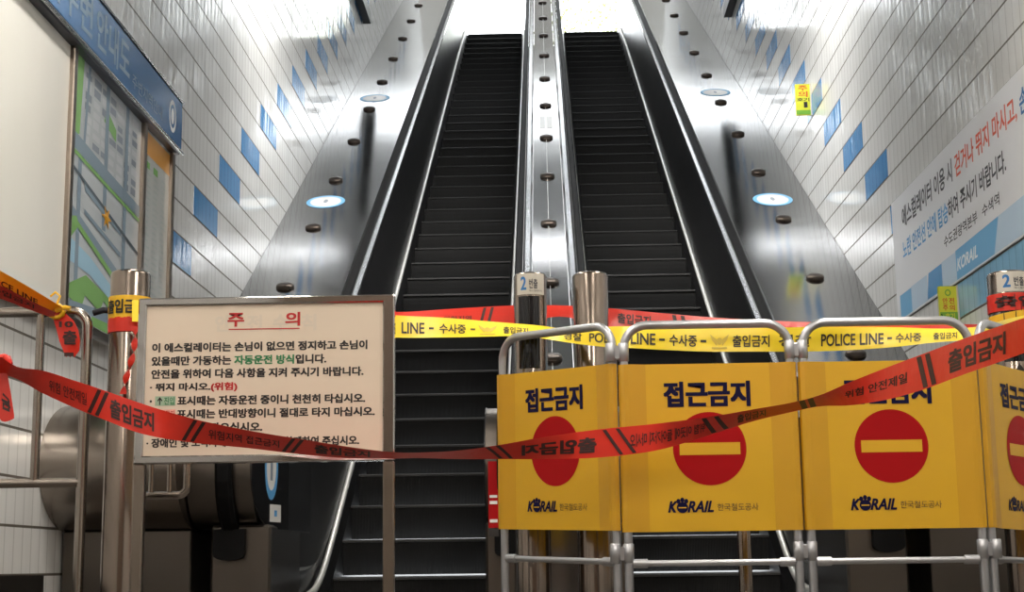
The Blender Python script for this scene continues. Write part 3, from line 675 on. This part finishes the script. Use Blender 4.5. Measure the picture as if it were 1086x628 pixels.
# ------------------------------------------------------------------ yellow folding barrier
BY = 4.60
bar = empty('folding_barrier', (.6, BY, 0), 'yellow four-panel folding barrier on grey tube frames across the right escalator', 'barrier')
W = .553
hinges = [Vector((.220, BY, 0)), Vector((.220+W, BY, 0)), Vector((.220+2*W, BY, 0))]
a1, a4 = math.radians(46.5), math.radians(50)
panels = [(Vector((.220-W*math.cos(a1), BY+W*math.sin(a1), 0)), hinges[0]), (hinges[0], hinges[1]), (hinges[1], hinges[2]), (hinges[2], hinges[2]+Vector((W*math.cos(a4), W*math.sin(a4), 0)))]
for pi_, (pa, pb) in enumerate(panels):
    d = (pb-pa).normalized(); nrm = Vector((d.y, -d.x, 0))      # towards the camera
    g, tr = .020, .0135
    l0, l1 = ((.024, .005), (0, 0), (0, 0), (0, -.012))[pi_]       # the folded barrier stands a little skew
    L = lambda u, v, o=0.0: pa + d*u + nrm*o + Vector((0, 0, v + (l0+(l1-l0)*u/W)*min(1.0, v/.25)))
    ztop = 1.028
    frm = MB().tube(fillet([L(g, .0), L(g, ztop), L(W-g, ztop), L(W-g, .0)], .075, 8), tr, 14).build('panel_frame', 'tube', bar)
    MB().tube([L(g, .298), L(W-g, .298)], .0095, 12).build('crossbar', 'tube', frm)
    for u in (g+.035, W-g-.035): MB().tube([L(u-.022, .298), L(u+.022, .298)], .014, 10).build('end_sleeve', 'tube', frm)
    for u in (g, W-g): MB().lathe([(.0165, 0), (.0165, .025), (.012, .03)], L(u, 0.0), 14).build('foot_cap', 'tube', frm)
    # sheet: wraps round the uprights, flat across the middle
    zb, zt_ = .392, .904
    prof = [(g-.018, .004), (g-.013, .0145), (g, .0185), (g+.012, .0178), (g+.066, .0065), (W-g-.066, .0065), (W-g-.012, .0178), (W-g, .0185), (W-g+.013, .0145), (W-g+.018, .004)]
    n = len(prof); NV = 6; vs = []
    for k in range(NV+1):
        zz = zb+(zt_-zb)*k/NV
        for (u, o) in prof: vs.append(L(u, zz, o + (0 if k in (0, NV) else .0004*math.sin(k*1.7+u*9))))
    mb = MB(); mb.add(vs, [(k*n+i, k*n+i+1, (k+1)*n+i+1, (k+1)*n+i) for k in range(NV) for i in range(n-1)], 0, False)
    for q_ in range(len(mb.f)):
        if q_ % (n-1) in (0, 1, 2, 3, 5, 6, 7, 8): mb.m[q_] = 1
    vs2 = [L(u, zz, o-.003) for zz in (zb, zt_) for (u, o) in prof]
    mb.add([*vs[:n], *vs2[:n]], [(i, n+i, n+i+1, i+1) for i in range(n-1)], 0); mb.add([*vs[-n:], *vs2[n:]], [(i, i+1, n+i+1, n+i) for i in range(n-1)], 0)
    mb.add(vs2, [(i, n+i, n+i+1, i+1) for i in range(n-1)], 0)
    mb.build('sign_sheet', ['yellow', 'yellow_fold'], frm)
    fp = lambda u, v: L(W/2+u, v, .0085)
    mb = MB(); text(mb, '접근금지', (-.135, .772, .127, .847), fp, 0, .06); mb.build('lettering', ['navy'], frm)
    cz_ = .642
    mb = MB(); disc(mb, -.001, cz_, .112, .112, lambda u, v: L(W/2+u, v, .0078), 0, 56); quad(mb, -.093, cz_-.019, .092, cz_+.018, fp, 1); mb.build('no_entry_disc', ['red', 'yellow'], frm)
    mb = PB()
    text(mb, 'K', (-.133, .450, -.106, .483), fp, 0, .05, .3)
    text(mb, 'RAIL', (-.074, .450, .004, .483), fp, 0, .04, .3)
    piece(mb); disc(mb, -.090, .464, .0175, .0165, fp, 0, 20)
    for q in (-1, 0, 1): disc(mb, -.090+.012*q, .487-.004*abs(q), .0062, .0075, fp, 0, 12)
    quad(mb, -.102, .462, -.078, .4655, lambda u, v: L(W/2+u, v, .0092), 2); 
    text(mb, '한국철도공사', (.016, .453, .140, .475), fp, 1, .0)
    mb.build('logo_print', ['navy', 'grey_print', 'yellow'], frm)
for h in hinges:
    for z in (.915, .30):
        mb = MB(); mb.bbox((h.x-.024, h.y-.009, z+.006), (h.x+.024, h.y+.006, z+.050), .003)
        for q in (-1, 1): mb.lathe([(.0138, 0), (.0165, .002), (.0165, .056), (.0138, .058)], (h.x+q*.020, h.y, z), 18)
        mb.build('hinge_clip', 'tube', bar)

# ------------------------------------------------------------------ tapes
def cubic(xs, ys_, x):
    n = len(xs)
    if x <= xs[0]: i = 0
    elif x >= xs[-1]: i = n-2
    else: i = max(k for k in range(n-1) if xs[k] <= x)
    def tan_(k):
        if k == 0: return (ys_[1]-ys_[0])/(xs[1]-xs[0])
        if k == n-1: return (ys_[-1]-ys_[-2])/(xs[-1]-xs[-2])
        return (ys_[k+1]-ys_[k-1])/(xs[k+1]-xs[k-1])
    h = xs[i+1]-xs[i]; t = (x-xs[i])/h
    return (2*t**3-3*t*t+1)*ys_[i] + (t**3-2*t*t+t)*h*tan_(i) + (-2*t**3+3*t*t)*ys_[i+1] + (t**3-t*t)*h*tan_(i+1)
class Tape:
    """a ribbon of constant real width seen turning about its long axis; stations are (x, top, bottom, distance)"""
    def __init__(s, st, width=.075, lean=1):
        s.x = [q[0] for q in st]; s.t = [q[1] for q in st]; s.b = [q[2] for q in st]; s.y = [q[3] for q in st]; s.w = width; s.lean = lean
    def pt(s, x, v, lift=0.0):
        t, b, y = (cubic(s.x, q, x) for q in (s.t, s.b, s.y))
        e = 6; sl = ((cubic(s.x, s.t, x+e)+cubic(s.x, s.b, x+e)) - (cubic(s.x, s.t, x-e)+cubic(s.x, s.b, x-e)))/(4*e)
        vis = (b-t)/math.sqrt(1+sl*sl)/F*y
        dy = math.sqrt(max(0, s.w**2-vis**2))*.5*s.lean
        p, q = at(x, t, y+dy), at(x, b, y-dy)
        r = p.lerp(q, v)
        if lift:
            r = r + (Vector((0, 0, CZ))-r).normalized()*lift
        return r
    def mesh(s, mb, x0, x1, step=7, mi=0, rows=4, v0=0.0, v1=1.0, lift=0.0):
        n = max(2, int((x1-x0)/step)); vs = []
        for i in range(n+1):
            x = x0+(x1-x0)*i/n
            for k in range(rows+1): vs.append(s.pt(x, v0+(v1-v0)*k/rows, lift))
        R = rows+1
        mb.add(vs, [(i*R+k, i*R+k+1, (i+1)*R+k+1, (i+1)*R+k) for i in range(n) for k in range(rows)], mi, True)
    def words(s, mb, body, x0, x1, v0, v1, mi=0, bold=.03, mirror=False, lift=.002):
        if mirror: x0, x1 = x1, x0
        text(mb, body, (x0, v1, x1, v0), lambda u, v: s.pt(u, v, lift), mi, bold)
    def slashes(s, mb, x, mi=0, w_=5, gap=14, slant=16):
        piece(mb)
        for q in (0, 1):
            xx = x+gap*q; n = 6; vs = []
            for k in range(n+1):
                v = .04+.92*k/n; c = xx+slant*(v-.5); vs += [s.pt(c-w_/2, v, .002), s.pt(c+w_/2, v, .002)]
            mb.add(vs, [(2*k, 2*k+1, 2*k+3, 2*k+2) for k in range(n)], mi)
# red tape across the front
t1 = Tape([(-30, 366, 392, 3.95), (-4, 376, 396, 4.0), (18, 389, 402, 4.05), (45, 393, 417, 4.1), (80, 404, 433, 4.15), (110, 414, 445, 4.2), (150, 428, 460, 4.25), (200, 443, 469, 4.3), (260, 456, 475, 4.34), (320, 466, 482, 4.37), (370, 474, 486, 4.38), (415, 479.5, 486.5, 4.39), (445, 480, 486, 4.39), (485, 478, 487, 4.39), (530, 472, 487, 4.40), (580, 463, 487, 4.41), (640, 455, 485, 4.42), (700, 449, 477, 4.42), (760, 441, 459, 4.40), (800, 434, 446.5, 4.36), (840, 427, 437, 4.28), (870, 419, 431, 4.18), (900, 406, 430, 4.05), (940, 390, 424, 3.88), (980, 375, 413, 3.7), (1020, 360, 398, 3.5), (1060, 346, 384, 3.3), (1120, 326, 362, 3.0)], .078, -1)
root = empty('barrier_tape', at(543, 480, 4.4), 'long red tape sagging across the front of the caution board and barrier', 'barrier tape')
mb = MB(); t1.mesh(mb, -30, 1120, 6, 0, 4); mb.build('tape_strip', 'tape_red', root)
mb = PB()
t1.words(mb, '출입금지', 117, 163, .2, .82, bold=.05); t1.slashes(mb, 100, w_=4, gap=8, slant=-12); t1.slashes(mb, 201, w_=4, gap=9, slant=-14)
t1.words(mb, '위험 안전제일', 52, 92, .3, .75, bold=.01); t1.words(mb, '위험지역 접근금지', 221, 296, .3, .75, bold=.01); t1.slashes(mb, 306, w_=4, gap=9, slant=-12)
t1.words(mb, '출입금지', 334, 392, .2, .82, bold=.05)
t1.slashes(mb, 524, w_=4, gap=11, slant=16); t1.words(mb, '출입금지', 554, 632, .26, .80, bold=.06, mirror=True); t1.slashes(mb, 650, w_=4, gap=14, slant=20)
t1.words(mb, '위험 이곳에 들어가지 마시오', 668, 748, .28, .75, bold=.015, mirror=True); t1.slashes(mb, 752, w_=5, gap=13, slant=12)
t1.words(mb, '출입금지', 782, 812, .2, .8); t1.slashes(mb, 852, w_=6, gap=9, slant=4)
t1.words(mb, '위험 안전제일', 896, 962, .35, .66, bold=.02); t1.slashes(mb, 978, w_=5, gap=9, slant=8)
t1.words(mb, '출입금지', 1006, 1066, .2, .82, bold=.05)
mb.build('tape_print', 'tape_ink', root)
# its knotted tail at the left edge of the picture
t1b = Tape([(-8, 388, 430, 4.03), (1, 392, 446, 4.04), (8, 398, 447, 4.05), (15, 440, 444, 4.06)], .30, 0)
mb = MB(); t1b.mesh(mb, -8, 15, 3, 0, 5); t1b.words(mb, '금', 2, 11, .45, .75, 1, .05); mb.build('tape_tail', ['tape_red', 'tape_ink'], root)
mb = MB(); c = at(3, 386, 4.05)
for q in range(5):
    a = q*1.3; mb.tube([c+Vector((.02*math.cos(a+k*.9), .008*math.sin(a*2+k), .022*math.sin(a+k*.9))) for k in range(5)], .008, 8)
mb.build('tape_knot', 'tape_red', root)
# yellow police tape
t4 = Tape([(140, 318, 341, 4.92), (158, 319, 342, 4.92), (300, 327, 350, 4.9), (420, 334.5, 358, 4.9), (470, 337, 358, 4.95), (520, 341, 357, 5.0), (545, 343, 356.5, 5.03), (575, 345.5, 359, 5.05), (600, 349, 363, 4.97), (640, 347, 368, 4.76), (656, 346, 368.5, 4.70), (700, 347, 371, 4.67), (750, 348.5, 373, 4.67), (800, 348, 373, 4.67), (850, 347, 373, 4.67), (900, 346.5, 371.5, 4.67), (950, 347, 368, 4.67), (990, 348.5, 363.5, 4.67), (1020, 348, 361, 4.69), (1045, 345, 358, 4.8), (1070, 338, 352, 5.2), (1100, 332, 348, 5.39)], .075, 1)
root = empty('police_tape', at(760, 360, 4.67), 'yellow police line tape stretched behind the tube tops of the yellow barrier', 'barrier tape')
mb = MB(); t4.mesh(mb, 140, 1100, 6, 0, 3); mb.build('tape_strip', 'tape_yel', root)
mb = PB()
for body, a, b in (('POLICE LINE - 수사중 -', 250, 336), ('LINE', 426, 450), ('-', 455, 460), ('수사중', 466, 494), ('-', 499, 504), ('출입금지', 534, 560), ('경찰', 598, 617), ('POL', 625, 646), ('LINE', 669, 695), ('-', 699, 705), ('수사중', 710, 739), ('-', 743, 749), ('출입금지', 777, 816), ('경찰', 826, 860), ('POLICE', 871, 907), ('LINE', 912, 937), ('-', 941, 946), ('수사중', 950, 977), ('출입금지', 990, 1015)):
    if body == '-': piece(mb); quad(mb, a, .60, b, .50, lambda u, v: t4.pt(u, v, .002), 0)
    else: t4.words(mb, body, a, b, .30, .80, 0, .02)
for cxp in (517, 763):
    fe = lambda u, v: t4.pt(u, v, .002)
    piece(mb); disc(mb, cxp, .55, 3.2, .15, fe, 1, 14); poly(mb, [(cxp-10, .25), (cxp-2, .5), (cxp-3, .75), (cxp-8, .5)], fe, 1); poly(mb, [(cxp+10, .25), (cxp+8, .5), (cxp+3, .75), (cxp+2, .5)], fe, 1); quad(mb, cxp-8, .88, cxp+8, .80, fe, 1)
mb.build('tape_print', ['tape_ink_y', 'emblem'], root)
def wrap(x, y, r, z0, z1, m, ink, parent, name, words=None, tilt=0.0, a0=-PI, a1=PI):
    mb = MB(); K = 40; vs = []
    def on(a, z, l=.0): return Vector((x+(r+.004+l)*math.sin(a), y-(r+.004+l)*math.cos(a), z+tilt*math.sin(a)))
    for q in range(K+1):
        a = a0+(a1-a0)*q/K; vs += [on(a, z0), on(a, (z0+z1)/2, .002*math.sin(q*1.9)), on(a, z1)]
    mb.add(vs, [(3*q+k, 3*q+3+k, 3*q+4+k, 3*q+1+k) for q in range(K) for k in (0, 1)], 0, True)
    if words: text(mb, words, (-.95, z0+(z1-z0)*.2, .95, z1-(z1-z0)*.2), lambda u, v: on(u, v, .0035), 1, .05)
    return mb.build(name, [m, ink], parent)
wrap(-1.42, 5.0, .067, 1.137, 1.214, 'tape_amber', 'tape_ink_y', root, 'bollard_wrap', '출입금지')
wrap(1.722, 5.5, .076, 1.135, 1.19, 'tape_amber', 'tape_ink_y', root, 'bollard_wrap', None, .012)
# red tape behind the bollards
t5 = Tape([(128, 318, 345, 5.09), (240, 328, 347, 5.12), (420, 331, 345, 5.25), (480, 327.5, 345, 5.27), (545, 324, 344, 5.28), (595, 324, 336, 5.28), (645, 327, 347, 5.28), (700, 332, 354, 5.28), (760, 337, 358, 5.28), (840, 341, 362, 5.28), (900, 342, 362, 5.28), (960, 343, 360, 5.3), (1020, 344, 358, 5.4), (1050, 344, 356, 5.6)], .075, 1)
root = empty('barrier_tape', at(760, 345, 5.28), 'red tape running behind the centre bollards and above the yellow tape', 'barrier tape')
mb = MB(); t5.mesh(mb, 128, 1050, 8, 0, 3); mb.build('tape_strip', 'tape_red', root)
mb = PB(); t5.slashes(mb, 512, w_=3, gap=8, slant=-5); t5.slashes(mb, 717, w_=4, gap=9, slant=5); t5.words(mb, '위험지역', 470, 500, .45, .75, bold=.01); t5.words(mb, '출입금지', 655, 690, .2, .7)
mb.build('tape_print', 'tape_ink', root)
wrap(-1.42, 5.0, .067, 1.090, 1.140, 'tape_red', 'tape_ink', root, 'bollard_wrap')
wrap(1.722, 5.5, .076, 1.192, 1.258, 'tape_red', 'tape_ink', root, 'bollard_wrap', '출입')
mb = MB(); K = 40; vs = []
for q in range(K+1):
    t = q/K; px = 143-10*t+2.5*math.sin(t*5); py = 346+72*t; c = at(px, py, 4.905); a = t*13; h = Vector((math.cos(a)*.011, math.sin(a)*.011, 0)); vs += [c-h, c+h]
mb.add(vs, [(2*q, 2*q+1, 2*q+3, 2*q+2) for q in range(K)], 0, True); mb.build('twisted_tail', 'tape_red', root)
# upper left: amber and red tape doubled and knotted over the guard rail
t2 = Tape([(-30, 272, 300, 4.55), (0, 287, 305, 4.7), (30, 304, 320, 4.82), (58, 321, 332, 4.93), (66, 326, 333, 4.95)], .075, -1)
t2r = Tape([(-30, 297, 312, 4.55), (0, 303, 317, 4.68), (30, 318, 328, 4.8), (58, 331, 338, 4.92)], .075, -1)
root = empty('barrier_tape', at(60, 331, 4.95), 'doubled amber and red tape knotted over the guard rail at left', 'barrier tape')
mb = MB(); t2.mesh(mb, -30, 66, 4, 0, 3); mb.build('amber_strip', 'tape_amber', root)
mb = MB(); t2r.mesh(mb, -30, 58, 4, 0, 3); mb.build('red_strip', 'tape_red', root)
mb = PB(); t2.words(mb, 'POLICE LINE', -22, 40, .55, .9, 0, .02); t2r.words(mb, '출입금지', -10, 36, .25, .7, 0, .02); mb.build('tape_print', 'tape_ink', root)
tail = [(331, 54, 68), (340, 57, 78), (350, 60, 83), (362, 63, 85), (372, 67, 84), (379, 70, 79)]
mb = MB(); vs = []; R = 5
for i, (py, a, b) in enumerate(tail):
    for k in range(R): 
        u = k/(R-1); vs.append(at(a+(b-a)*u, py+(-1.5 if i == len(tail)-1 and k % 2 else 0), 4.945+.006*math.sin(u*3.1+i)))
mb.add(vs, [(i*R+k, i*R+k+1, (i+1)*R+k+1, (i+1)*R+k) for i in range(len(tail)-1) for k in range(R-1)], 0, True)
ft = lambda u, v: at(u, v, 4.937)
text(mb, '10', (63, 347, 77, 341), ft, 1, .05); text(mb, '출', (67, 365, 81, 351), ft, 1, .06); quad(mb, 68, 378, 78, 374, ft, 1)
mb.build('tape_tail', ['tape_red', 'tape_ink'], root)
mb = MB(); c = at(61, 331, 4.955)
for q in range(6):
    a = q*1.05; mb.tube([c+Vector((.026*math.cos(a+k*.8), -.012+.006*math.sin(a*3+k), .022*math.sin(a+k*.8))) for k in range(6)], .0065, 8)
mb.tube([c+Vector((.0, -.02, .015)), c+Vector((.015, -.025, .05)), c+Vector((-.003, -.02, .065)), c+Vector((-.02, -.02, .05))], .004, 8)
mb.tube([c+Vector((0, -.02, .0)), c+Vector((.03, -.02, .012)), c+Vector((.05, -.02, .008))], .008, 8)
mb.build('tape_knot', 'tape_amber', root)

# ------------------------------------------------------------------ trees beyond the head of the escalators
def tree(x, y, zb, h, r, label, seed):
    rd = random.Random(seed); root = empty('tree', (x, y, zb), label, 'tree')
    MB().tube([(x, y, zb), (x+.1, y, zb+h*.35), (x-.05, y+.1, zb+h*.7)], .15, 10, radii=[.2, .15, .07]).build('trunk', 'bark', root)
    mb = MB()
    for q in range(2600):
        u, ph = rd.uniform(-1, 1), rd.uniform(0, 2*PI); rr = r*(.45+.55*rd.random()**.5); s_ = math.sqrt(1-u*u)
        c = Vector((x+rr*s_*math.cos(ph), y+rr*s_*math.sin(ph), zb+h*.62+rr*.85*u)); a = Vector((rd.uniform(-1, 1), rd.uniform(-1, 1), rd.uniform(-1, 1))).normalized(); b = a.orthogonal().normalized(); l = .16
        mb.add([c, c+a*l*.5+b*l*.3, c+a*l, c+a*l*.5-b*l*.3], [(0, 1, 2, 3)])
    mb.build('foliage', 'leaf', root)
tree(2.1, 40.0, 9.5, 7.5, 2.6, 'sunlit tree beyond the head of the right escalator', 2)
